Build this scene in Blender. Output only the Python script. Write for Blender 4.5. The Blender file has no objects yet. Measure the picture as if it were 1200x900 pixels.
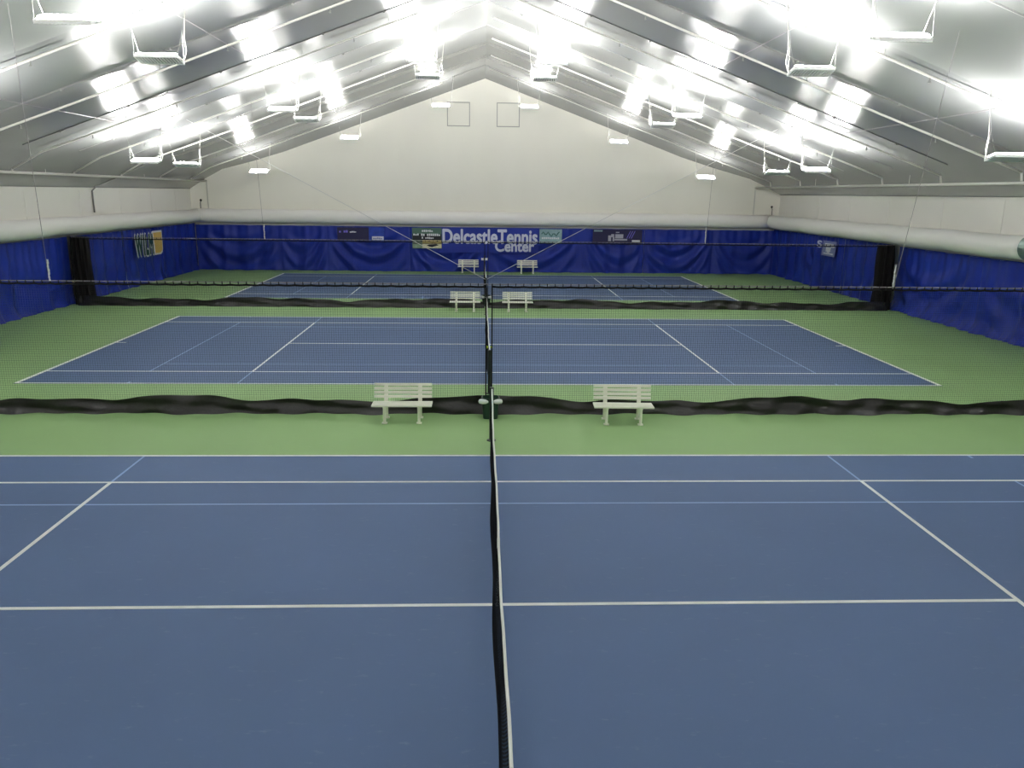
import bpy, math, random
from mathutils import Vector, Matrix
random.seed(7)
sc = bpy.context.scene
col = sc.collection

# ---------------------------------------------------------------- camera
F_PX, PIT, YAW, ROL = 918.8, 0.2391155, 0.0410960, 0.0125644
CAM = Vector((-0.2135, -8.499, 4.7979))
fw = Vector((math.sin(YAW)*math.cos(PIT), math.cos(YAW)*math.cos(PIT), -math.sin(PIT)))
rt = Vector((math.cos(YAW), -math.sin(YAW), 0))
up = rt.cross(fw)
r2 = rt*math.cos(ROL)+up*math.sin(ROL)
u2 = -rt*math.sin(ROL)+up*math.cos(ROL)
cd = bpy.data.cameras.new('camera')
cam = bpy.data.objects.new('camera', cd)
col.objects.link(cam)
cd.sensor_width = 36.0
cd.lens = F_PX/1200*36.0
cd.clip_start, cd.clip_end = 0.05, 200
cam.matrix_world = Matrix(((r2.x, u2.x, -fw.x, CAM.x), (r2.y, u2.y, -fw.y, CAM.y), (r2.z, u2.z, -fw.z, CAM.z), (0, 0, 0, 1)))
sc.camera = cam
# ---------------------------------------------------------------- world, exposure
w = bpy.data.worlds.new('world')
sc.world = w
w.use_nodes = True
w.node_tree.nodes['Background'].inputs[0].default_value = (0.02, 0.02, 0.02, 1)
w.node_tree.nodes['Background'].inputs[1].default_value = 0.3
sc.view_settings.view_transform = 'Standard'
sc.view_settings.look = 'None'
sc.view_settings.gamma = 1.0
sc.view_settings.use_curve_mapping = False
sc.view_settings.exposure = 0.2
LAMP_STRENGTH = 340.0
sc.cycles.use_denoising = True
sc.cycles.max_bounces = 10
sc.cycles.caustics_reflective = False
sc.cycles.diffuse_bounces = 6

# ---------------------------------------------------------------- materials
def s2l(c):
    return tuple(((v/255)/12.92 if v/255 <= .04045 else ((v/255+.055)/1.055)**2.4) for v in c)

def mat(name, rgb, rough=.6, spec=.5, metal=0.0, emit=0.0, noise=None, bump=None, coat=0.0):
    """rgb is sRGB 0-255 albedo; noise=(scale, amount, stretch) colour grain; bump=(scale, strength)"""
    m = bpy.data.materials.new(name)
    m.use_nodes = True
    nt = m.node_tree
    b = nt.nodes['Principled BSDF']
    c = s2l(rgb)
    b.inputs['Base Color'].default_value = (*c, 1)
    b.inputs['Roughness'].default_value = rough
    b.inputs['Specular IOR Level'].default_value = spec
    b.inputs['Metallic'].default_value = metal
    b.inputs['Coat Weight'].default_value = coat
    b.inputs['Coat Roughness'].default_value = .1
    if emit:
        b.inputs['Emission Color'].default_value = (1.0, 0.985, 0.95, 1)
        b.inputs['Emission Strength'].default_value = emit
    if noise or bump:
        tc = nt.nodes.new('ShaderNodeTexCoord')
    if noise:
        sca, amt, st = noise
        mp = nt.nodes.new('ShaderNodeMapping')
        mp.inputs['Scale'].default_value = st
        nt.links.new(tc.outputs['Object'], mp.inputs['Vector'])
        n = nt.nodes.new('ShaderNodeTexNoise')
        n.inputs['Scale'].default_value = sca
        n.inputs['Detail'].default_value = 6
        nt.links.new(mp.outputs[0], n.inputs['Vector'])
        mr = nt.nodes.new('ShaderNodeMapRange')
        mr.inputs['From Min'].default_value = .3
        mr.inputs['From Max'].default_value = .7
        mr.inputs['To Min'].default_value = 1-amt
        mr.inputs['To Max'].default_value = 1+amt
        nt.links.new(n.outputs['Fac'], mr.inputs['Value'])
        vm = nt.nodes.new('ShaderNodeVectorMath')
        vm.operation = 'SCALE'
        vm.inputs[0].default_value = c
        nt.links.new(mr.outputs[0], vm.inputs['Scale'])
        nt.links.new(vm.outputs[0], b.inputs['Base Color'])
    if bump:
        n2 = nt.nodes.new('ShaderNodeTexNoise')
        n2.inputs['Scale'].default_value = bump[0]
        n2.inputs['Detail'].default_value = 4
        nt.links.new(tc.outputs['Object'], n2.inputs['Vector'])
        bp = nt.nodes.new('ShaderNodeBump')
        bp.inputs['Strength'].default_value = bump[1]
        bp.inputs['Distance'].default_value = .02
        nt.links.new(n2.outputs['Fac'], bp.inputs['Height'])
        nt.links.new(bp.outputs[0], b.inputs['Normal'])
    return m

def court_paint(name, rgb, scuff_rgb):
    """acrylic court paint: broad tone drift plus pale ball scuffs"""
    m = mat(name, rgb, rough=.6, spec=.25, noise=(.35, .05, (1, 1, 1)), bump=(90, .04))
    nt = m.node_tree
    b = nt.nodes['Principled BSDF']
    src = b.inputs['Base Color'].links[0].from_socket
    tc = nt.nodes.new('ShaderNodeTexCoord')
    mp = nt.nodes.new('ShaderNodeMapping')
    mp.inputs['Scale'].default_value = (.55, 1.5, 1)
    n = nt.nodes.new('ShaderNodeTexNoise')
    n.inputs['Scale'].default_value = 7
    n.inputs['Detail'].default_value = 9
    n.inputs['Roughness'].default_value = .7
    nt.links.new(tc.outputs['Object'], mp.inputs[0])
    nt.links.new(mp.outputs[0], n.inputs['Vector'])
    mr = nt.nodes.new('ShaderNodeMapRange')
    mr.inputs['From Min'].default_value = .60
    mr.inputs['From Max'].default_value = .78
    mr.inputs['To Max'].default_value = .7
    nt.links.new(n.outputs['Fac'], mr.inputs['Value'])
    mx = nt.nodes.new('ShaderNodeMix')
    mx.data_type = 'RGBA'
    nt.links.new(mr.outputs[0], mx.inputs[0])
    nt.links.new(src, mx.inputs[6])
    mx.inputs[7].default_value = (*s2l(scuff_rgb), 1)
    nt.links.new(mx.outputs[2], b.inputs['Base Color'])
    return m

M = {}
M['green'] = court_paint('court_green', (140, 173, 117), (156, 180, 138))
M['blue'] = court_paint('court_blue', (79, 101, 139), (112, 129, 156))
M['line'] = mat('line_white', (248, 249, 246), .6, .3)
M['youth'] = mat('line_light_blue', (142, 168, 212), .6, .3)
M['wall'] = mat('wall_white', (230, 228, 218), .7, .25, noise=(.5, .02, (1, 1, .4)))
M['wall_side'] = mat('wall_side_white', (228, 226, 219), .7, .25, noise=(.5, .02, (1, 1, .4)))
M['ceil'] = mat('ceiling_liner', (150, 152, 152), .2, .5, .2, noise=(.4, .015, (1, 1, 1)))
M['seam'] = mat('seam_grey', (95, 96, 96), .6, .3)
M['seam_pale'] = mat('seam_pale', (150, 150, 150), .6, .3)
M['gap'] = mat('dark_gap', (165, 165, 160), .8, .2)
M['pipe'] = mat('pipe_white', (196, 195, 190), .4, .5)
M['pipe_grey'] = mat('pipe_grey', (120, 121, 118), .5, .4)
M['duct'] = mat('duct_fabric', (238, 236, 232), .6, .3, bump=(3, .25))
M['ductcap'] = mat('duct_end_metal', (120, 138, 134), .35, .5, .5)
M['blue_c'] = mat('curtain_blue', (25, 46, 144), .45, .25, noise=(1.2, .06, (1, 1, .3)), bump=(6, .12))
M['black_v'] = mat('black_vinyl', (22, 20, 20), .38, .5, noise=(3, .25, (1, 1, 1)), bump=(9, .5))
M['black_f'] = mat('black_fabric', (16, 14, 15), .8, .2, noise=(3, .2, (1, 1, .3)))
M['cord'] = mat('net_cord', (14, 14, 15), .7, .2)
M['cable'] = mat('steel_cable', (125, 120, 122), .4, .5, .2)
M['rope'] = mat('rope_white', (200, 200, 200), .8, .2)
M['bench'] = mat('bench_white', (246, 245, 232), .45, .4)
M['bin'] = mat('bin_green', (20, 52, 40), .4, .5)
M['liner'] = mat('bag_white', (228, 230, 230), .4, .5, bump=(20, .4))
M['post'] = mat('post_dark', (20, 30, 26), .4, .5)
M['tape'] = mat('net_tape', (236, 236, 230), .7, .2)
M['lamp_w'] = mat('lamp_white', (240, 240, 238), .4, .5)
M['lamp_d'] = mat('lamp_back', (30, 31, 33), .5, .4)
M['led'] = mat('led_panel', (255, 255, 255), .5, .2, emit=LAMP_STRENGTH)
M['led_end'] = mat('led_panel_end_row', (255, 255, 255), .5, .2, emit=LAMP_STRENGTH*.27)
M['ball'] = mat('ball_yellow', (200, 225, 70), .9, .1)
M['letter'] = mat('letter_white', (206, 210, 228), .5, .3)
M['p_navy'] = mat('print_navy', (24, 22, 66), .5, .3)
M['p_mid'] = mat('print_blue', (30, 62, 160), .5, .3, noise=(3, .3, (1, 1, 1)))
M['p_white'] = mat('print_white', (212, 214, 220), .5, .3)
M['p_violet'] = mat('print_violet', (120, 110, 215), .5, .3)
M['p_green'] = mat('print_green', (74, 104, 92), .5, .3)
M['p_black'] = mat('print_black', (22, 26, 34), .5, .3)
M['p_sage'] = mat('print_sage', (128, 150, 128), .5, .3, noise=(4, .25, (1, 1, 1)))
M['p_yellow'] = mat('print_yellow', (222, 200, 120), .5, .3, noise=(5, .12, (1, 1, 1)))
M['p_cream'] = mat('print_cream', (212, 210, 178), .5, .3, noise=(5, .1, (1, 1, 1)))
M['p_teal'] = mat('print_teal', (136, 166, 172), .5, .3, noise=(4, .15, (1, 1, 1)))
M['p_pine'] = mat('print_pine', (58, 104, 100), .5, .3)
M['p_gold'] = mat('print_gold', (208, 172, 92), .5, .3)
M['p_dgreen'] = mat('print_dark_green', (8, 60, 56), .5, .3)
M['p_grey'] = mat('print_grey_blue', (120, 128, 172), .5, .3)
M['p_silver'] = mat('print_silver', (165, 166, 178), .5, .3)

# ---------------------------------------------------------------- mesh helpers
class MB:
    def __init__(s, org=(0, 0, 0)):
        s.v, s.f, s.o = [], [], Vector(org)

    def add(s, vs, fs):
        n = len(s.v)
        s.v += [tuple(Vector(p)-s.o) for p in vs]
        s.f += [tuple(i+n for i in f) for f in fs]

    def box(s, a, b, mtx=None):
        x0, y0, z0 = a
        x1, y1, z1 = b
        vs = [Vector(p) for p in ((x0, y0, z0), (x1, y0, z0), (x1, y1, z0), (x0, y1, z0), (x0, y0, z1), (x1, y0, z1), (x1, y1, z1), (x0, y1, z1))]
        if mtx:
            vs = [mtx @ p for p in vs]
        s.add(vs, [(0, 3, 2, 1), (4, 5, 6, 7), (0, 1, 5, 4), (1, 2, 6, 5), (2, 3, 7, 6), (3, 0, 4, 7)])

    def tube(s, pts, r, n=6, caps=True):
        pts = [Vector(p) for p in pts]
        rs = r if isinstance(r, (list, tuple)) else [r]*len(pts)
        vs, fs = [], []
        prev = None
        for i, p in enumerate(pts):
            t = (pts[min(i+1, len(pts)-1)]-pts[max(i-1, 0)]).normalized()
            if prev is None:
                a = Vector((0, 0, 1)) if abs(t.z) < .9 else Vector((1, 0, 0))
                u = t.cross(a).normalized()
            else:
                u = (prev-t*prev.dot(t)).normalized()
            prev = u
            q = t.cross(u)
            for k in range(n):
                an = 2*math.pi*k/n
                vs.append(p+(u*math.cos(an)+q*math.sin(an))*rs[i])
        for i in range(len(pts)-1):
            for k in range(n):
                k2 = (k+1) % n
                fs.append((i*n+k, i*n+k2, (i+1)*n+k2, (i+1)*n+k))
        if caps:
            fs.append(tuple(range(n-1, -1, -1)))
            fs.append(tuple((len(pts)-1)*n+k for k in range(n)))
        s.add(vs, fs)

    def lathe(s, c, prof, n=20):
        vs, fs = [], []
        for r, z in prof:
            for k in range(n):
                a = 2*math.pi*k/n
                vs.append((c[0]+r*math.cos(a), c[1]+r*math.sin(a), c[2]+z))
        for i in range(len(prof)-1):
            for k in range(n):
                k2 = (k+1) % n
                fs.append((i*n+k, i*n+k2, (i+1)*n+k2, (i+1)*n+k))
        fs.append(tuple(range(n-1, -1, -1)))
        fs.append(tuple((len(prof)-1)*n+k for k in range(n)))
        s.add(vs, fs)

    def grid(s, nu, nv, fn, thick=None):
        vs = [fn(i/nu, j/nv) for j in range(nv+1) for i in range(nu+1)]
        fs = [(j*(nu+1)+i, j*(nu+1)+i+1, (j+1)*(nu+1)+i+1, (j+1)*(nu+1)+i) for j in range(nv) for i in range(nu)]
        if thick:                                    # a second skin offset by thick, with rim
            n = len(vs)
            t = Vector(thick)
            vs += [tuple(Vector(p)+t) for p in vs]
            fs += [tuple(reversed([i+n for i in f])) for f in fs[:]]
            for i in range(nu):
                a, b = i, i+1
                fs.append((a, a+n, b+n, b))
                a, b = nv*(nu+1)+i, nv*(nu+1)+i+1
                fs.append((b, b+n, a+n, a))
            for j in range(nv):
                a, b = j*(nu+1), (j+1)*(nu+1)
                fs.append((b, b+n, a+n, a))
                a, b = a+nu, b+nu
                fs.append((a, a+n, b+n, b))
        s.add(vs, fs)

    def build(s, name, m, parent=None, smooth=False, stuff=False):
        me = bpy.data.meshes.new(name)
        me.from_pydata(s.v, [], s.f)
        me.materials.append(M[m] if isinstance(m, str) else m)
        if smooth:
            me.polygons.foreach_set('use_smooth', [True]*len(me.polygons))
        me.update()
        o = bpy.data.objects.new(name, me)
        col.objects.link(o)
        if parent:
            o.parent = parent
        else:
            o.location = s.o
        if stuff:
            o['kind'] = 'stuff'
        return o


def tag(o, label=None, cat=None, group=None, kind=None):
    if label: o['label'] = label
    if cat: o['category'] = cat
    if group: o['group'] = group
    if kind: o['kind'] = kind
    return o


def thing(name, loc, label, cat, group=None, rz=0):
    o = bpy.data.objects.new(name, None)
    o.empty_display_size = .1
    o.location = loc
    o.rotation_euler = (0, 0, rz)
    col.objects.link(o)
    return tag(o, label, cat, group)


def struct(name, loc=(0, 0, 0)):
    o = bpy.data.objects.new(name, None)
    o.empty_display_size = .1
    o.location = loc
    col.objects.link(o)
    o['kind'] = 'structure'
    return o


def dup(root, loc, rz=0.0):
    r = root.copy()
    col.objects.link(r)
    r.location = loc
    r.rotation_euler = (0, 0, rz)
    for ch in list(root.children):
        c = ch.copy()
        col.objects.link(c)
        c.parent = r
        for g in list(ch.children):
            d = g.copy()
            col.objects.link(d)
            d.parent = c
    return r


def text_mesh(name, s, m, parent, x0, x1, z0, z1, to_world, bold=.03, spacing=1.0):
    """flat lettering fitted to a rectangle; to_world maps (u, v, d) to parent-local coordinates"""
    cu = bpy.data.curves.new(name, 'FONT')
    cu.body = s
    cu.size = 1
    cu.resolution_u = 6
    cu.space_character = spacing
    tmp = bpy.data.objects.new(name+'_tmp', cu)
    col.objects.link(tmp)
    dg = bpy.context.evaluated_depsgraph_get()
    m0 = bpy.data.meshes.new_from_object(tmp.evaluated_get(dg))
    bpy.data.objects.remove(tmp)
    vs, fs = [], []
    for i in range(8):                               # thickened strokes: the outline shifted round a small circle
        dx, dy = bold*math.cos(i*math.pi/4), bold*math.sin(i*math.pi/4)
        n0 = len(vs)
        vs += [(v.co.x+dx, v.co.y+dy, i*.0008) for v in m0.vertices]
        fs += [tuple(k+n0 for k in p.vertices) for p in m0.polygons]
    me = bpy.data.meshes.new(name)
    me.from_pydata(vs, [], fs)
    xs = [v.co.x for v in me.vertices]
    ys = [v.co.y for v in me.vertices]
    ax, bx, ay, by = min(xs), max(xs), min(ys), max(ys)
    for v in me.vertices:
        u = x0+(v.co.x-ax)/(bx-ax)*(x1-x0)
        q = z0+(v.co.y-ay)/(by-ay)*(z1-z0)
        v.co = to_world(u, q, v.co.z)
    me.materials.clear()
    me.materials.append(M[m])
    o = bpy.data.objects.new(name, me)
    col.objects.link(o)
    o.parent = parent
    return o

# ================================================================ STRUCTURE
XL, XR, YB, YF = -17.80, 18.40, 41.0, -9.8
KL, KR, ZR, SL = 15.8, 16.4, 11.75, .36

def prof(x):
    a = abs(x)
    if x < 0:
        return ZR-SL*a if a <= KL else (ZR-SL*KL)+((4.80-(ZR-SL*KL))*(a-KL)/(-XL-KL))
    return ZR-SL*a if a <= KR else (ZR-SL*KR)+((4.86-(ZR-SL*KR))*(a-KR)/(XR-KR))

FY = [-9.8, -4.7, -1.0, 2.8, 7.1, 11.25, 15.1, 19.4, 23.2, 27.5, 31.4, 35.1, 38.5, 41.0]

def ceil_z(x, y):
    z = prof(x)
    fade = max(0, min(1, (16.2-abs(x))/4+.15))
    for a, b in zip(FY[:-1], FY[1:]):
        if a <= y <= b+1e-6:
            t = (y-a)/(b-a)
            if b == FY[-1]:
                return z-.38*(t**1.6)*min(1, fade+.0)
            return z+.05*4*t*(1-t)*fade
    return z

# floor, courts and their painted lines
floor = MB()
floor.box((XL-.3, YF-.3, -.2), (XR+.3, YB+.3, 0))
floor_o = floor.build('floor', 'green')
floor_o['kind'] = 'structure'
SP = 16.60
B, D, S, SG = 11.885, 5.485, 6.40, 4.115
for k in range(3):
    oy = SP*k
    c = MB()
    c.box((-B-.05, oy-D-.05, 0), (B+.05, oy+D+.05, .003))
    court = c.build('court_surface', 'blue', floor_o)

    def line(name, m, x0, y0, x1, y1, wd, z):
        b = MB()
        if abs(x1-x0) > abs(y1-y0):
            b.box((x0, oy+y0-wd/2, .003), (x1, oy+y0+wd/2, z))
        else:
            b.box((x0-wd/2, oy+y0, .003), (x0+wd/2, oy+y1, z))
        return b.build(name, m, court)
    for s in (-1, 1):
        line('youth_line', 'youth', -9.14, s*3.15, 9.14, s*3.15, .04, .0045)
        line('youth_line', 'youth', s*9.14, -SG, s*9.14, SG, .04, .0045)
        line('youth_line', 'youth', s*9.14, -D+.02, s*9.14, -D+.17, .05, .0045)
        line('youth_line', 'youth', s*9.14, D-.17, s*9.14, D-.02, .05, .0045)
        for q in (-1, 1):
            line('youth_line', 'youth', s*S, min(q*SG, q*D), s*S, max(q*SG, q*D), .04, .0045)
    for s in (-1, 1):
        line('sideline', 'line', -B, s*D, B, s*D, .06, .006)
        line('sideline', 'line', -B, s*SG, B, s*SG, .055, .006)
        line('baseline', 'line', s*B, -D, s*B, D, .10, .0065)
        line('service_line', 'line', s*S, -SG, s*S, SG, .06, .0065)
        line('centre_mark', 'line', min(s*(B-.35), s*B), 0, max(s*(B-.35), s*B), 0, .05, .006)
    line('centre_line', 'line', -S, 0, S, 0, .06, .006)

# walls
wb = MB()
poly = [(XL-.1, 0), (XR+.1, 0)]+[(x, prof(x)-.02 if abs(x) < 17 else prof(x)+.2) for x in (XR, KR, 8, 0, -8, -KL, XL)]
n = len(poly)
vs = [(x, YB, z) for x, z in poly]+[(x, YB+.2, z) for x, z in poly]
wb.add(vs, [tuple(range(n)), tuple(range(2*n-1, n-1, -1))]+[(i, i+n, (i+1) % n+n, (i+1) % n) for i in range(n)])
wall_back = wb.build('wall_back', 'wall')
wall_back['kind'] = 'structure'
for x0, x1 in ((-2.27, -.90), (.70, 2.08)):
    f = MB()
    z0, z1, y = 8.64, 10.03, YB
    for a, b in (((x0, z0), (x1, z0+.05)), ((x0, z1-.05), (x1, z1)), ((x0, z0+.05), (x0+.05, z1-.05)), ((x1-.05, z0+.05), (x1, z1-.05))):
        f.box((a[0], y-.03, a[1]), (b[0], y, b[1]))
    fr = f.build('hatch_frame', 'gap', wall_back)
    p = MB()
    p.box((x0+.05, y-.012, z0+.05), (x1-.05, y, z1-.05))
    p.build('hatch_panel', 'wall', fr)
wf = MB()
wf.add([(x, YF-(.2 if k else 0), z) for k in (0, 1) for x, z in poly], [tuple(range(n-1, -1, -1)), tuple(range(n, 2*n))]+[(i, (i+1) % n, (i+1) % n+n, i+n) for i in range(n)])
wall_front = wf.build('wall_front', 'wall')
wall_front['kind'] = 'structure'
for nm, x0, x1, h in (('wall_left', XL-.2, XL, 4.9), ('wall_right', XR, XR+.2, 4.96)):
    b = MB()
    b.box((x0, YF, 0), (x1, YB, h))
    o = b.build(nm, 'wall_side')
    o['kind'] = 'structure'
    # slightly proud wall sheets, one per bay
    for a, c in zip(FY[6:-1], FY[7:]):
        q = MB()
        xa, xb = (x1, x1+.015) if nm == 'wall_left' else (x0-.015, x0)
        q.box((xa, a+.012, 2.6), (xb, c-.012, 4.70 if nm == 'wall_left' else 4.76))
        q.build('wall_sheet', 'wall_side', o)

# ceiling: one liner panel per bay and slope, pale seams and two darker strips between them
ceiling = struct('ceiling')
for a, b in zip(FY[:-1], FY[1:]):
    for side in (-1, 1):
        xs = [0, 2, 4, 6, 8, 10, 12, 14, 15, KL, 16.8, -XL+.05] if side < 0 else [0, 2, 4, 6, 8, 10, 12, 14, 15, KR, 17.4, XR+.05]
        nv = 10
        g = MB()
        nu = len(xs)-1
        vs = [(side*x, a+(b-a)*j/nv, ceil_z(side*x, a+(b-a)*j/nv)) for j in range(nv+1) for x in xs]
        nn = len(vs)
        vs += [(x, y, z+.06) for x, y, z in vs]
        fs = []
        for j in range(nv):
            for i in range(nu):
                q = (j*(nu+1)+i, j*(nu+1)+i+1, (j+1)*(nu+1)+i+1, (j+1)*(nu+1)+i)
                if side > 0:
                    q = q[::-1]
                fs.append(q)
                fs.append(tuple(reversed([t+nn for t in q])))
        g.add(vs, fs)
        g.build('ceiling_panel', 'ceil', ceiling, smooth=True)
for y in FY[3:-1]:
    if y in (31.4, 35.1, 11.25):
        continue
    for side in (-1, 1):
        k = KL if side < 0 else KR
        e = -XL if side < 0 else XR
        s = MB()
        r = .035 if y == 15.1 else .022
        pts = [(side*x, y, prof(side*x)-.008) for x in (0.02, 4, 8, 12, k-.3)]
        s.tube(pts, r, 6)
        s.build('seam_strip', 'seam' if y in (15.1, 19.4) else 'seam_pale', ceiling)  # pale seams, plus two strips in a darker grey
        fz = MB()
        for x in (1.3, 3.4, 5.4, 8.8, 10.6, 11.9, 14.2):
            p = Vector((side*x, y, prof(side*x)-.04))
            fz.lathe((p.x, p.y, p.z-.03), [(.03, 0), (.045, .02), (.03, .05)], 8)
        fz.build('fastener', 'pipe_grey', ceiling, stuff=True)

# trim rail under the end-wall duct
t = MB()
t.box((XL+.4, YB-.32, 2.62), (XR-.4, YB-.24, 2.82))
o = t.build('trim_1', 'pipe')
o['kind'] = 'structure'
t = MB()
t.box((XL, YF+.2, 4.72), (XL+.05, YB-.02, 4.80))
o = t.build('trim_2', 'wall_side'); o['kind'] = 'structure'
t = MB()
t.box((XR-.05, YF+.2, 4.78), (XR, YB-.02, 4.86))
o = t.build('trim_3', 'wall_side'); o['kind'] = 'structure'

# ================================================================ LAMPS
LW, LD = 1.0, .44
def make_lamp(tilt, label, loc, side):
    """slatted LED high bay hung by wires; the glowing face looks up and, by the tilt, forward or back"""
    root = thing('hanging_lamp', loc, label, 'lamp', 'lamps hung below the roof')
    R = Matrix.Rotation(tilt, 4, 'X')
    h = MB()
    for y0, y1 in ((-LD/2, -LD/2+.035), (LD/2-.035, LD/2)):
        h.box((-LW/2, y0, -.03), (LW/2, y1, .045), R)
    for x0, x1 in ((-LW/2, -LW/2+.03), (LW/2-.03, LW/2)):
        h.box((x0, -LD/2+.035, -.03), (x1, LD/2-.035, .045), R)
    h.build('housing', 'lamp_w', root)
    bp = MB()
    bp.box((-LW/2+.03, -LD/2+.035, .0), (LW/2-.03, LD/2-.035, .02), R)
    bp.build('back_plate', 'lamp_d', root)
    fn = MB()
    for i in range(13):
        x = -LW/2+.075+i*(LW-.15)/12
        fn.box((x-.014, -LD/2+.035, -.035), (x+.014, LD/2-.035, 0), R)
    fn.build('fins', 'lamp_w', root, stuff=True)
    lp = MB()
    loops = [(LW/2-.035, LD/2-.038, .02), (LW/2-.035, LD/2-.038, .05), (LW/2-.06, LD/2-.075, .098), (LW/2-.10, LD/2-.13, .115)]
    pv = [R @ Vector((sx*a, sy*b_, z)) for a, b_, z in loops for sx, sy in ((-1, -1), (1, -1), (1, 1), (-1, 1))]
    lp.add(pv, [(3, 2, 1, 0), (12, 13, 14, 15)]+[(i*4+k, i*4+(k+1) % 4, i*4+4+(k+1) % 4, i*4+4+k) for i in range(3) for k in range(4)])
    lp.build('light_panel', 'led_end' if loc[1] > 35 else 'led', root)
    Y0 = loc[1]
    for sx in (-1, 1):
        j = Vector((sx*(LW/2+.07), 0, .62))
        cb = MB()
        for sy in (-1, 1):
            p = R @ Vector((sx*(LW/2-.01), sy*(LD/2-.02), .04))
            cb.tube([p, j], .004, 4)
        wx = loc[0]+sx*(LW/2+.2)
        topz = ceil_z(wx, Y0+.0)-loc[2]
        cb.tube([j, (sx*(LW/2+.2), 0, topz)], .005, 4)
        cb.build('wire', 'pipe_grey', root)
    sx = -side                                           # the supply conduit is on the ridge end
    cd_ = MB()
    wx = loc[0]+sx*(LW/2+.22)
    topz = ceil_z(wx, Y0)-loc[2]
    cd_.tube([(sx*(LW/2-.05), 0, -.02), (sx*(LW/2+.09), 0, .03), (sx*(LW/2+.14), 0, .2), (sx*(LW/2+.10), .02, .5), (sx*(LW/2+.14), 0, .8), (sx*(LW/2+.22), 0, topz)], .011, 6)
    cd_.build('conduit', 'pipe', root, smooth=True)
    return root

ROWS = [(-4.7, 1, 'row over the near court'), (7.1, -1, 'nearest row in view'), (11.25, 1, 'second row, slats showing'),
        (22.8, -1, 'third row, bright face'), (27.0, 1, 'fourth row, dull slats'), (38.3, -1, 'last row, end wall')]
for y, d, txt in ROWS:
    for side in (-1, 1):
        for x, z, nm in ((2.5, 9.52, 'nearest the ridge'), (7.68, 7.70, 'middle one'), (12.88, 5.78, 'outermost')):
            sd = 'left' if side < 0 else 'right'
            make_lamp(-d*math.radians(25 if y > 35 else 13), f'white hanging lamp, {txt}, {nm} on the {sd}', (side*x, y, z), side)

# ================================================================ SPRINKLER PIPES
PY = [11.6, 16.3, 20.75, 25.1, 29.4, 33.9, 38.3]
ORD = ['nearest in view', 'second in view', 'third in view', 'fourth in view', 'third from the end wall', 'second from the end wall', 'nearest the end wall']
def pipe_z(x):
    a = abs(x)
    return 11.62-.363*a if a < 15.2 else 11.62-.363*15.2-(a-15.2)*.25
for side in (-1, 1):
    sd = 'left' if side < 0 else 'right'
    mx = side*16.75
    main = thing('sprinkler_main', (mx, 10, 5.29), f'long white sprinkler main along the {sd} eave', 'pipe', 'sprinkler mains')
    b = MB((mx, 10, 5.29))
    b.tube([(mx, -6, 5.29), (mx, 40.92, 5.29)], .05, 8)
    b.build('pipe', 'pipe', main, smooth=True)
    b = MB((mx, 10, 5.29))
    for y in (14, 23, 32):
        b.tube([(mx, y, 5.29), (mx, y, ceil_z(mx, y))], .01, 4)
    b.build('hanger', 'pipe', main)
    b = MB((mx, 10, 5.29))
    b.tube([(mx, 40.92, 5.29), (mx, 40.92, 3.4)], .03, 6)
    b.build('drop_pipe', 'pipe', main)
    for i, y in enumerate(PY):
        x_end = -2.4 if side < 0 else .25
        y += .0
        o0 = (mx, y, 5.39)
        br = thing('sprinkler_branch', o0, f'white sprinkler pipe up the {sd} roof slope, {ORD[i]}', 'pipe', 'sprinkler branch pipes')
        b = MB(o0)
        xs = [side*15.6, side*12, side*8, side*4, x_end]
        ex = mx-side*.05
        ez = ceil_z(ex, y)-.09
        b.tube([(ex, y, ez)]+[(x, y, pipe_z(x)) for x in xs], .036, 7)
        b.build('pipe', 'pipe', br, smooth=True)
        b = MB(o0)
        b.tube([(mx, y, 5.31), (ex, y, ez)], .036, 7)
        b.build('riser', 'pipe', br, smooth=True)
        for x in (3.4, 6.4, 9.6, 12.6):
            x *= side
            q = MB(o0)
            q.tube([(x, y, pipe_z(x)), (x, y, ceil_z(x, y))], .008, 4)
            q.build('hanger', 'pipe_grey', br)
            hd = MB(o0)
            x2 = x+side*1.2
            hd.lathe((x2, y, pipe_z(x2)-.15), [(.035, 0), (.04, .02), (.02, .03), (.015, .12)], 8)
            hd.build('sprinkler_head', 'pipe_grey', br)

# longitudinal conduits that feed the outer and middle lamps
for x, y0, y1, lab in ((12.82, 10.6, 29.0, 'thin grey conduit running lengthwise under the right roof slope, outer'), (-12.82, 10.6, 29.0, 'thin grey conduit running lengthwise under the left roof slope, outer'),
                       (7.6, 11.0, 27.0, 'thin grey conduit running lengthwise under the right roof slope, inner'), (-7.6, 11.0, 27.0, 'thin grey conduit running lengthwise under the left roof slope, inner')):
    z = prof(x)-.12
    b = MB((x, y0, z))
    b.tube([(x, y0, z), (x, y1, z)], .014, 5)
    tag(b.build('conduit', 'cable'), lab, 'conduit')
b = MB((XL+.05, 28.6, 3.7))
b.tube([(XL+.06, 28.6, 3.7), (XL+.06, 28.6, 4.66), (XL+.22, 28.7, 4.86), (-16.6, 29.9, prof(-16.6)-.06), (-15.9, 30.4, prof(-15.9)-.06)], .035, 6)
tag(b.build('conduit', 'pipe_grey', smooth=True), 'grey conduit climbing the left wall onto the roof liner', 'conduit')
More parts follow.
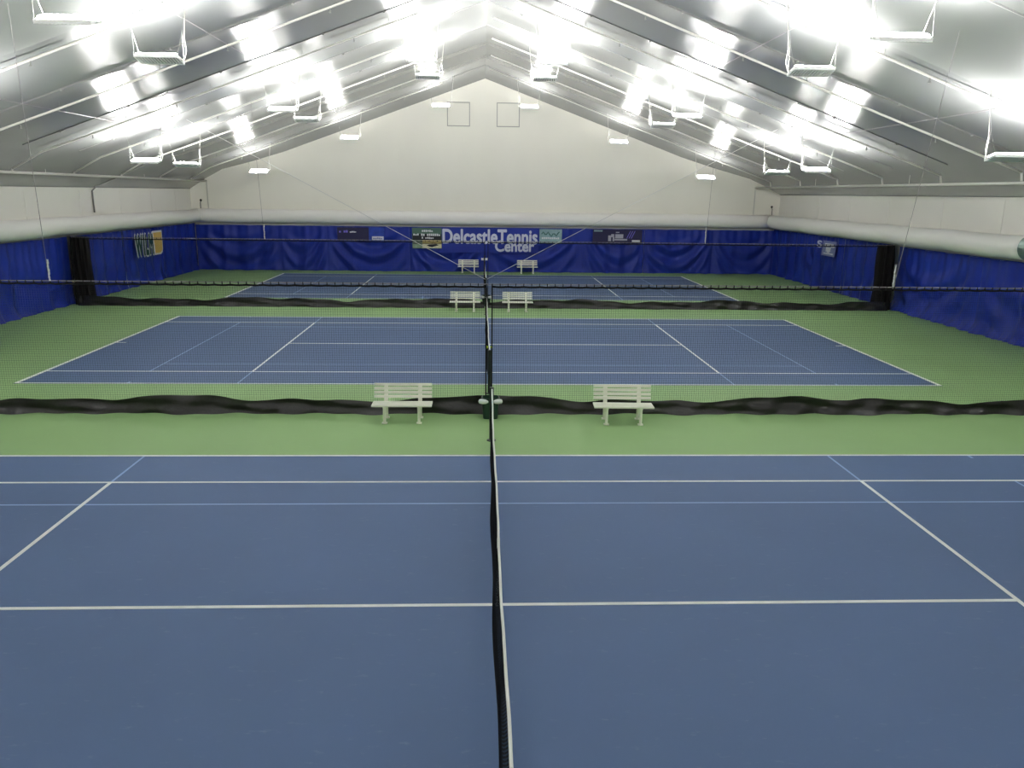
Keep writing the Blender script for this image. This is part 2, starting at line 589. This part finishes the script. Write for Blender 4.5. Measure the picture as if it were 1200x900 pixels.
for side, x in ((-1, -17.05), (1, 17.75)):
    sd = 'left' if side < 0 else 'right'
    t = thing('duct_hook', (x, 40.45, 3.62), f'small dark hook above the {sd} corner of the white duct', 'hook')
    b = MB((x, 40.45, 3.62))
    b.tube([(x, 40.45, 3.62), (x, 40.45, 4.0), (x-side*.05, 40.42, 4.1)], .03, 6)
    b.build('stem', 'pipe_grey', t)
    b = MB((x, 40.45, 3.62))
    b.lathe((x-side*.05, 40.42, 4.08), [(.03, 0), (.07, .04), (.07, .1), (.02, .14)], 10)
    b.build('head', 'lamp_d', t)

# ================================================================ AIR DUCT
duct = thing('air_duct', (0, 40.3, 3.26), 'fat white fabric air duct along both side walls and the end wall', 'duct')
def duct_run(p0, p1, r0, n, seed, sag):
    rnd = random.Random(seed)
    b = MB((0, 40.3, 3.26))
    pts, rs = [], []
    for i in range(n+1):
        u = i/n
        p = Vector(p0).lerp(Vector(p1), u)
        seg = (u*n/8.0) % 1
        p.z -= sag*4*seg*(1-seg)
        pts.append(p)
        rs.append(r0*(1+.012*math.sin(i*1.7+seed)+rnd.uniform(-.008, .008)-(.03 if i % 8 == 0 else 0)))
    b.tube(pts, rs, 24)
    return b.build('duct_run', 'duct', duct, smooth=True)
duct_run((-17.35, 40.36, 3.26), (17.5, 40.36, 3.26), .405, 48, 1, .01)
duct_run((-17.28, 40.36, 3.28), (-17.28, 8.0, 3.27), .365, 48, 2, .04)
duct_run((17.72, 40.36, 3.27), (17.78, 16.8, 3.25), .40, 40, 3, .04)
b = MB((0, 40.3, 3.26))
b.tube([(17.78, 16.9, 3.25), (17.78, 16.60, 3.25), (17.78, 16.56, 3.25)], [.415, .415, .36], 24)
b.build('end_collar', 'ductcap', duct, smooth=False)['label'] = 'dark grey-green metal end collar'
# ================================================================ BLUE CURTAINS
def smooth01(t):
    t = max(0, min(1, t))
    return t*t*(3-2*t)

def make_curtain(name, label, axis, p0, p1, base, h, seed, panels, normal, swag=1.0, flare=.05, hem=0.0):
    """hung vinyl; axis 'x' or 'y' is its run, base the fixed coordinate, normal +-1 points into the hall"""
    rnd = random.Random(seed)
    org = (p0, base, 0) if axis == 'x' else (base, p0, 0)
    root = thing(name, org, label, 'curtain', 'blue backdrop curtains')
    for k, (a, b) in enumerate(panels):
        L = b-a
        nu, nv = max(8, int(L/.07)), 26
        ph = rnd.uniform(0, 6)
        fr = rnd.uniform(4.2, 6.2)
        amp = rnd.uniform(.035, .055)
        sw = swag*rnd.uniform(.7, 1.2)
        cx = rnd.uniform(.4, .6)
        bunch = [(rnd.uniform(.05, .95), rnd.uniform(.15, .4), rnd.uniform(.03, .07)) for _ in range(4)]

        def fn(u, v):
            s = a+L*u
            z = h*v
            d = amp*(.5+.5*(1-v))*math.sin(s*fr+ph+.7*math.sin(s*1.3+ph))+.018*math.sin(s*13+ph*2)*v
            # swag folds: nested U shapes hanging between the top corners of the panel
            q = v-1.5*(u-cx)**2*4*.45
            d += sw*.12*math.sin(q*15+ph)*smooth01((1-v)*2)*smooth01(u*5)*smooth01((1-u)*5)
            for bu, wd, am in bunch:
                d += am*math.exp(-((u-bu)*L/wd)**2)*(.4+.6*(1-v))
            d += flare*max(0, 1-v*6)**2*2
            if hem:
                d += hem*max(0, 1-v*5)*(.5+.5*math.sin(s*5.3+ph)*math.sin(s*2.1))+hem*.35*max(0, 1-v*7)*math.sin(s*21+8*v)
            zz = z
            if v < .03:
                zz = .004+.02*abs(math.sin(s*3+ph))
            if v > .99:
                zz -= .02*abs(math.sin(s*2.1))
            if u < 1e-6 or u > 1-1e-6:
                d -= .01
            return (s, base+normal*d, zz) if axis == 'x' else (base+normal*d, s, zz)
        g = MB(org)
        g.grid(nu, nv, fn)
        g.build('curtain_panel', 'blue_c', root, smooth=True)
    # hem cord the curtain hangs from
    c = MB(org)
    if axis == 'x':
        c.tube([(p0, base, h), (p1, base, h)], .015, 6)
    else:
        c.tube([(base, p0, h), (base, p1, h)], .015, 6)
    c.build('top_cord', 'blue_c', root)
    return root

make_curtain('backdrop_curtain', 'wide blue curtain draped along the end wall below the duct', 'x', -17.5, 18.1, 40.58, 2.70, 11,
             [(-17.5, -12.4), (-12.4, -9.6), (-9.6, -4.6), (-4.6, 0.0), (0.0, 6.1), (6.1, 9.9), (9.9, 14.2), (14.2, 18.1)], -1, 1.0)
make_curtain('backdrop_curtain', 'blue curtain on the left wall, far piece with the yellow block sign', 'y', 25.75, 40.6, -17.52, 2.78, 21,
             [(25.75, 30.6), (30.6, 35.4), (35.4, 40.6)], 1, .25, .04)
make_curtain('backdrop_curtain', 'blue curtain on the left wall, near piece at the frame edge', 'y', 9.0, 25.4, -17.5, 2.78, 22,
             [(9.0, 14.5), (14.5, 19.8), (19.8, 25.4)], 1, .25, .05, .06)
make_curtain('backdrop_curtain', 'blue curtain on the right wall, far piece with the grey banner', 'y', 26.1, 40.6, 18.05, 2.76, 23,
             [(26.1, 30.8), (30.8, 36.0), (36.0, 40.6)], -1, .25, .03)
make_curtain('backdrop_curtain', 'blue curtain on the right wall, near piece with a crumpled hem', 'y', 9.0, 25.5, 18.05, 2.72, 24,
             [(9.0, 14.0), (14.0, 19.6), (19.6, 25.5)], -1, .5, .10, .16)

# ================================================================ DIVIDER NETS
def make_divider(y, x0, x1, h, seed, label, gathered=0, ropes=()):
    """black mesh hung from a steel cable by clips, with a vinyl skirt on the floor"""
    rnd = random.Random(seed)
    org = ((x0+x1)/2, y, 0)
    root = thing('divider_net', org, label, 'net', 'court divider nets')
    CELL, r = .05, .0018
    m = MB(org)
    nx = int((x1-x0)/CELL)
    zb = .26
    for i in range(nx+1):
        x = x0+(x1-x0)*i/nx
        wob = .02*math.sin(x*1.1+seed)
        m.tube([(x, y+wob, zb), (x, y, h-.05)], r, 3, caps=False)
    for j in range(int((h-zb-.05)/CELL)):
        z = zb+j*CELL
        m.tube([(x0+(x1-x0)*i/6, y+.02*math.sin((x0+(x1-x0)*i/6)*1.1+seed)*(1-(z-zb)/(h-zb)), z-.004*(i % 2)) for i in range(7)], r, 3, caps=False)
    m.build('mesh', 'cord', root, stuff=True)
    c = MB(org)
    c.tube([(x0-.05, y, h), (x1+.05, y, h)], .012, 6)
    c.build('top_cable', 'cable', root)
    hb = MB(org)
    ns = int((x1-x0)/.06)
    def hem(u, v):
        x = x0+(x1-x0)*u
        ph = ((x-x0)/.34) % 1
        return (x, y-.008, h-.03-.012*4*ph*(1-ph)-.042*v)
    hb.grid(ns, 1, hem, thick=(0, .012, 0))
    hb.build('hem_band', 'cord', root)
    cl = MB(org)
    k = int((x1-x0)/.17)
    for i in range(k+1):
        x = x0+i*.17
        cl.box((x-.008, y-.014, h-.05), (x+.008, y+.014, h+.016))
    cl.build('clips', 'cord', root, stuff=True)
    for xe in (x0, x1):
        eb = MB(org)
        eb.tube([(xe, y, .25), (xe, y, h)], .017, 6)
        eb.build('edge_rope', 'cord', root)
    # skirt
    p1, p2, p3 = (rnd.uniform(0, 6) for _ in range(3))
    def sk(u, v):
        x = x0+(x1-x0)*u
        top = .33+.05*math.sin(x*.9+p1)+.035*math.sin(x*2.1+p2)+.02*math.sin(x*4.3+p3)
        d = .05*math.sin(x*3.1+p2+v*2.2)+.035*math.sin(x*7.3+p1-v*3)+.09*(1-v)**2+.025*math.sin(v*9+x*1.7)
        return (x, y-.02-d*(1-.6*v), .006+(top-.006)*v)
    s = MB(org)
    s.grid(int((x1-x0)/.06), 9, sk)
    s.build('skirt', 'black_v', root, smooth=True)
    if gathered:
        gx = x0+.05 if gathered < 0 else x1-.05
        b = MB(org)
        def gf(u, v):
            a = 2*math.pi*u
            rr = (.30+.055*math.sin(9*a+3*v)+.03*math.sin(17*a))*(1.0+.22*(1-v)-.05*math.sin(v*6))
            return (gx+rr*.85*math.cos(a), y+.45+rr*1.25*math.sin(a), .005+(h-.02)*v)
        b.grid(96, 16, gf)
        b.build('gathered_end', 'black_f', root, smooth=True)
    for rx, ztop, zt, lean in ropes:
        b = MB(org)
        b.tube([(rx+lean, y, ztop), (rx, y, h)], .006, 5)
        b.build('lift_rope', 'cable', root)
        b = MB(org)
        pts = [(rx-.02*math.copysign(1, rx)+.006*math.sin(q*14), y-.01, h+zt*(1-q)) for q in [i/12 for i in range(13)]]
        b.tube(pts, [.014 if i % 2 else .022 for i in range(13)], 5)
        b.build('rope_tail', 'rope', root)
    return root

make_divider(8.42, -17.1, -.10, 2.88, 3, 'nearest black mesh divider net, left half', 0, [(-9.3, 8.25, .45, -.12)])
make_divider(8.42, .03, 17.7, 2.88, 4, 'nearest black mesh divider net, right half', 0, [(8.85, 8.15, .5, .7)])
make_divider(24.9, -17.0, -.06, 2.81, 5, 'far black mesh divider net, left half gathered at the wall', -1, [(-9.2, 8.3, .6, -.2)])
make_divider(24.9, .08, 17.45, 2.81, 6, 'far black mesh divider net, right half gathered at the wall', 1, [(9.3, 8.2, .7, .2)])
# diagonal hoist lines above the far divider
for sx, sd in ((-1, 'left'), (1, 'right')):
    a = Vector((sx*.03, 24.82, 1.23))
    sl = .52
    q = (ZR-1.23)/(sl+SL)
    b = MB(a)
    b.tube([a, (sx*q, 24.82, ceil_z(sx*q, 24.82)-.02)], .011, 5)
    tag(b.build('hoist_line', 'rope'), f'pale hoist line slanting up to the {sd} above the far divider net', 'rope')

# ================================================================ TENNIS NETS
def make_net(oy, label):
    root = thing('tennis_net', (0, oy, 0), label, 'net', 'tennis nets')
    org = (0, oy, 0)
    def top(y):
        return .914+(1.065-.914)*(abs(y)/6.4)**1.3
    for s in (-1, 1):
        p = MB(org)
        p.tube([(0, oy+s*6.42, 0), (0, oy+s*6.42, 1.09)], .042, 12)
        p.lathe((0, oy+s*6.42, 0), [(.09, 0), (.09, .012), (.045, .02)], 12)
        p.build('post', 'post', root, smooth=False)
    n = 64
    def tp(y):
        w1 = .006*math.sin(y*1.3+oy)+.002*math.sin(y*5.1)
        return w1
    t = MB(org)
    ys = [-6.36+12.72*i/n for i in range(n+1)]
    vs, fs = [], []
    for y in ys:
        x, z = tp(y), top(y)
        for dx, dz in ((-.011, -.065), (-.014, -.02), (-.012, .004), (0, .010), (.012, .004), (.014, -.02), (.011, -.065)):
            vs.append((x+dx, oy+y, z+dz+.004*math.sin(y*9)))
    for i in range(n):
        for k in range(7):
            k2 = (k+1) % 7
            fs.append((i*7+k, i*7+k2, (i+1)*7+k2, (i+1)*7+k))
    t.add(vs, fs)
    t.build('tape', 'tape', root, smooth=True)
    m = MB(org)
    N = int(12.7/.045)
    for i in range(N+1):
        y = -6.35+12.7*i/N
        sgn = .012*math.sin(y*2.1)-.065*(1-(y/6.6)**2)
        m.tube([(tp(y), oy+y, top(y)-.06), ((sgn+tp(y))/2-.012, oy+y, .5), (sgn, oy+y, .06)], .0022, 3, caps=False)
    for j in range(20):
        v = j/19
        m.tube([(tp(y)*v+(.012*math.sin(y*2.1)-.065*(1-(y/6.6)**2)-.02*v)*(1-v), oy+y, .06+(top(y)-.12)*v) for y in ys], .0022, 3, caps=False)
    for j in range(6):                                   # doubled upper rows
        m.tube([(tp(y)+.006, oy+y, top(y)-.07-.022*j) for y in ys], .0026, 3, caps=False)
    m.build('mesh', 'cord', root, stuff=True)
    s = MB(org)
    s.box((-.016, oy-.026, .01), (.016, oy+.026, .86))
    s.build('centre_strap', 'tape', root)
    return root
net0 = make_net(0, 'tennis net of the near court, running toward the viewer')
net1 = make_net(SP, 'tennis net of the middle court, between the two dividers')
net2 = make_net(2*SP, 'tennis net of the far court before the end wall')
for s in (-1, 1):
    b = MB((0, 2*SP, 0))
    b.box((s*.04, 2*SP+6.36, .80), (s*.20, 2*SP+6.38, .94))
    b.build('tag', 'tape', net2)
for i, (x, z) in enumerate(((-.06, 1.0), (.06, 1.0))):
    b = MB((x, 11.0, z))
    b.lathe((x, 11.0, z), [(.004, -.034), (.02, -.028), (.031, -.013), (.034, 0), (.031, .013), (.02, .028), (.004, .034)], 12)
    tag(b.build('tennis_ball', 'ball', smooth=True), f'yellow tennis ball wedged at the near net post of the middle court, {"left" if i == 0 else "right"} one', 'ball', 'balls at the net post')

# ================================================================ BENCHES
def make_bench(loc, label, rz):
    root = thing('bench', loc, label, 'bench', 'white slatted benches', rz)
    W = 1.24
    for i in range(3):                                   # seat slats
        b = MB()
        y0 = -.02+i*.135
        b.box((-W/2-.015, y0, .375), (W/2+.015, y0+.12, .405))
        b.build('seat_slat', 'bench', root)
    for i in range(4):                                   # back slats, leaning
        b = MB()
        z0 = .475+i*.083
        y0 = .385+i*.022
        b.box((-W/2, y0, z0), (W/2, y0+.025, z0+.055))
        b.build('back_slat', 'bench', root)
    for s in (-1, 1):
        x = s*.365
        for y, name in ((.03, 'leg'), (.47, 'leg')):
            b = MB()
            top_y = y+(.03 if y < .2 else -.06)
            b.tube([(x, y, .02), (x, top_y, .375)], [.030, .036], 8)
            b.box((x-.055, y-.045, 0), (x+.055, y+.045, .025))
            b.build(name, 'bench', root)
        b = MB()
        b.box((x-.033, -.0, .345), (x+.033, .44, .375))
        b.build('seat_bearer', 'bench', root)
        b = MB()
        for k in range(1):
            b.add([(x+dx, yy, zz) for dx in (-.042, .042) for yy, zz in ((.372, .375), (.408, .375), (.482, .775), (.45, .775))],
                  [(0, 1, 2, 3), (7, 6, 5, 4), (0, 4, 5, 1), (1, 5, 6, 2), (2, 6, 7, 3), (3, 7, 4, 0)])
        b.build('back_support', 'bench', root)
    return root
make_bench((-1.885, 7.56, 0), 'white slatted bench before the nearest divider, left of the net post', 0)
make_bench((2.84, 7.47, 0), 'white slatted bench before the nearest divider, right of the net post', -.04)
make_bench((-.87, 23.75, 0), 'white slatted bench beside the middle court, left of the net line', 0)
make_bench((1.305, 23.75, 0), 'white slatted bench beside the middle court, right of the net line', 0)
make_bench((-.99, 39.7, 0), 'white slatted bench against the end curtain, left of the net line', 0)
make_bench((2.62, 39.65, 0), 'white slatted bench against the end curtain, right of the net line', 0)

# ================================================================ BINS
def make_bin(loc, label):
    root = thing('waste_bin', loc, label, 'bin', 'dark green bins')
    def ring(r, z):
        return [(r*1.0*math.copysign(abs(math.cos(a))**.5, math.cos(a)), r*.85*math.copysign(abs(math.sin(a))**.5, math.sin(a)), z) for a in [2*math.pi*k/24 for k in range(24)]]
    def loft(name, m, prof_):
        b = MB()
        vs, fs = [], []
        for r, z in prof_:
            vs += ring(r, z)
        for i in range(len(prof_)-1):
            for k in range(24):
                k2 = (k+1) % 24
                fs.append((i*24+k, i*24+k2, (i+1)*24+k2, (i+1)*24+k))
        fs.append(tuple(range(23, -1, -1)))
        b.add(vs, fs)
        return b.build(name, m, root, smooth=False)
    loft('body', 'bin', [(.155, 0), (.16, .02), (.19, .38), (.205, .385), (.205, .44), (.195, .47), (.18, .47), (.165, .1), (.05, .06)])
    for s in (-1, 1):                                    # white bag knots bulging over the rim
        b = MB()
        b.tube([(s*.05, -.18, .405), (s*.10, -.195, .41), (s*.17, -.19, .415), (s*.225, -.16, .41), (s*.24, -.12, .40)], [.02, .045, .055, .05, .02], 10)
        b.build('bag_fold', 'liner', root, smooth=True)['label'] = 'white bag folded over the rim'
    return root
make_bin((.0, 8.05, 0), 'dark green bin with white bag before the nearest divider net')
make_bin((.02, 25.45, 0), 'dark green bin with white bag behind the far divider net')

# ================================================================ SIGNS AND BANNERS
YS = 40.36                                               # plane of the end-wall banners
def blocks(root, org, x0, x1, z0, z1, m, n, y, seed, name='print'):
    """a row of small unreadable printed marks"""
    rnd = random.Random(seed)
    b = MB(org)
    x = x0
    wd = (x1-x0)/n
    for i in range(n):
        a = x0+i*wd+wd*.08
        zz0 = z0+(z1-z0)*rnd.choice((0, 0, .15))
        zz1 = z1-(z1-z0)*rnd.choice((0, .1, .3))
        if rnd.random() > .12:
            b.box((a, y-.006, zz0), (a+wd*.78, y, zz1))
    return b.build(name, m, root, stuff=True)

def banner(x0, x1, z0, z1, m, label):
    org = ((x0+x1)/2, YS, z0)
    root = thing('banner', org, label, 'banner', 'banners on the end curtain')
    b = MB(org)
    b.grid(12, 6, lambda u, v: (x0+(x1-x0)*u, YS+.012*math.sin(u*7)*(1-v), z0+(z1-z0)*v), thick=(0, .012, 0))
    b.build('sheet', m, root)
    return root, org

def rect(root, org, x0, x1, z0, z1, m, name='print', d=.014):
    b = MB(org)
    b.box((x0, YS-d-.004, z0), (x1, YS-d+.002, z1))
    return b.build(name, m, root)

# big white lettering
org = (.34, 40.40, 1.2)
sg = thing('wall_sign', org, 'big white lettering in two lines on the end curtain', 'sign')
b = MB(org)
b.box((-2.75, 40.40, 1.18), (3.32, 40.42, 2.70))
b.build('backing', 'blue_c', sg)
def tw(u, v, d):
    return Vector((u-org[0], 40.395-d-org[1], v-org[2]))
text_mesh('lettering', 'DelcastleTennis', 'letter', sg, -2.58, 3.26, 1.72, 2.62, tw, .032)
text_mesh('lettering', 'Center', 'letter', sg, .64, 3.06, 1.26, 1.95, tw, .032)

r, g = banner(-8.95, -7.05, 1.90, 2.64, 'p_navy', 'dark navy banner with small violet print, leftmost on the end curtain')
blocks(r, g, -8.85, -8.3, 2.33, 2.47, 'p_violet', 4, YS-.014, 1)
blocks(r, g, -8.28, -7.8, 2.33, 2.42, 'p_white', 6, YS-.014, 2)
r, g = banner(-7.04, -6.12, 1.84, 2.64, 'p_mid', 'mid blue banner with a small white label, beside the dark navy one')
lb = rect(r, g, -6.86, -6.16, 1.88, 2.12, 'p_white', 'label_patch')
blocks(r, g, -6.8, -6.22, 1.95, 2.05, 'p_grey', 5, YS-.019, 3)
r, g = banner(-4.42, -2.62, 1.42, 2.66, 'p_green', 'green and black banner with a yellow picture, left of the big lettering')
rect(r, g, -4.40, -2.64, 2.06, 2.30, 'p_black', 'band')
rect(r, g, -4.40, -2.64, 1.93, 2.06, 'p_black', 'band')
blocks(r, g, -3.95, -3.15, 2.42, 2.54, 'p_white', 7, YS-.014, 4)
blocks(r, g, -4.36, -2.70, 2.18, 2.32, 'p_white', 14, YS-.019, 5)
blocks(r, g, -3.85, -3.10, 2.00, 2.12, 'p_white', 7, YS-.019, 6)
rect(r, g, -4.40, -3.80, 1.45, 1.92, 'p_sage', 'picture')
rect(r, g, -3.80, -2.64, 1.72, 1.92, 'p_yellow', 'picture')
rect(r, g, -3.80, -2.64, 1.45, 1.72, 'p_cream', 'picture')
rect(r, g, -4.40, -2.64, 1.695, 1.735, 'p_black', 'band', .02)
b = MB(g)
b.add([(-3.55+.75*u, YS-.024, 1.60+dz) for u, dz in ((0, 0), (.2, -.06), (.45, -.1), (.7, -.04), (1, .03), (.8, .09), (.5, .08), (.2, .07))], [tuple(range(8))])
b.build('print', 'p_black', r)
r, g = banner(3.37, 4.75, 1.82, 2.66, 'p_teal', 'pale teal banner with green scrawl, right of the big lettering')
b = MB(g)
b.tube([(3.5+.1*i, YS-.012, 2.36+.11*math.sin(i*1.9)+.05*math.sin(i*.7)) for i in range(12)], .035, 5)
b.build('print', 'p_pine', r)
blocks(r, g, 3.5, 4.6, 2.06, 2.18, 'p_white', 9, YS-.014, 8)
r, g = banner(6.66, 9.72, 1.88, 2.68, 'p_navy', 'wide dark navy banner with a silver emblem, rightmost on the end curtain')
rect(r, g, 6.72, 7.25, 2.55, 2.64, 'p_teal', 'label_patch')
rect(r, g, 9.1, 9.6, 1.94, 2.05, 'p_white', 'label_patch')
for k in range(3):
    b = MB(g)
    x = 8.75+.14*k
    b.add([(x, YS-.016, 2.15), (x+.04, YS-.016, 2.15), (x+.26, YS-.016, 2.6), (x+.22, YS-.016, 2.6)], [(0, 1, 2, 3)])
    b.build('stripe', 'p_violet', r)
b = MB(g)
b.box((7.62, YS-.02, 1.98), (7.80, YS-.012, 2.32))
b.box((7.80, YS-.02, 2.22), (7.98, YS-.012, 2.40))
b.box((7.9, YS-.02, 1.98), (8.0, YS-.012, 2.22))
b.box((8.02, YS-.02, 2.02), (8.8, YS-.012, 2.12))
b.box((8.05, YS-.02, 2.15), (8.55, YS-.012, 2.40))
b.box((8.08, YS-.02, 2.48), (8.3, YS-.012, 2.54))
b.build('emblem', 'p_silver', r, stuff=True)

# letter sign on the left wall
org = (-17.28, 33.1, 1.4)
sg = thing('wall_sign', org, 'dark green letters outlined white with a yellow block, on the left curtain', 'sign')
def lw(d0):
    return lambda u, v, d: Vector((-17.28+d0+d-org[0], u-org[1], v-org[2]))
text_mesh('letter_outline', 'WILM', 'p_white', sg, 31.36, 33.66, 1.38, 2.62, lw(.0), .12, 1.28)
text_mesh('lettering', 'WILM', 'p_dgreen', sg, 31.44, 33.58, 1.46, 2.54, lw(.012), .06, 1.3)
def block_poly(m, g_, d, name):
    y0, y1, z0, z1 = 33.62+g_, 34.85-g_, 1.40+g_, 2.64-g_
    out = [(y0, z1), (y0+.12, z0), (y1-.30, z0), (y1-.08, z0+.1), (y1, z0+.3), (y1, z1)]
    b = MB(org)
    k = len(out)
    b.add([(-17.30, y, z) for y, z in out]+[(-17.29+d, y, z) for y, z in out], [tuple(range(k, 2*k))]+[(i, (i+1) % k, (i+1) % k+k, i+k) for i in range(k)])
    b.build(name, m, sg)
block_poly('p_white', 0, .0, 'backing')
block_poly('p_gold', .09, .012, 'yellow_block')
# grey banner and single letter on the right wall
org = (17.86, 32.1, 1.8)
bn = thing('banner', org, 'small grey-blue banner with pale print on the right curtain', 'banner')
b = MB(org)
b.grid(8, 8, lambda u, v: (17.88-.06*(1-v)**2, 31.35+1.55*u, 1.80+.76*v), thick=(.012, 0, 0))
b.build('sheet', 'p_grey', bn)
b = MB(org)
for y0, y1, z0, z1 in ((31.6, 32.5, 2.32, 2.44), (31.5, 31.75, 2.26, 2.36), (31.9, 32.35, 2.02, 2.24), (31.55, 32.6, 1.90, 1.95), (32.0, 32.2, 1.97, 2.02)):
    b.box((17.80, y0, z0), (17.875, y1, z1))
b.build('print', 'p_white', bn, stuff=True)
org = (17.87, 33.3, 2.2)
lt = thing('wall_letter', org, 'single white letter left of the grey banner on the right curtain', 'letter')
text_mesh('lettering', 'S', 'letter', lt, 0, .62, 2.16, 2.54, lambda u, v, d: Vector((17.86-d-org[0], 33.62-u-org[1], v-org[2])), .04)
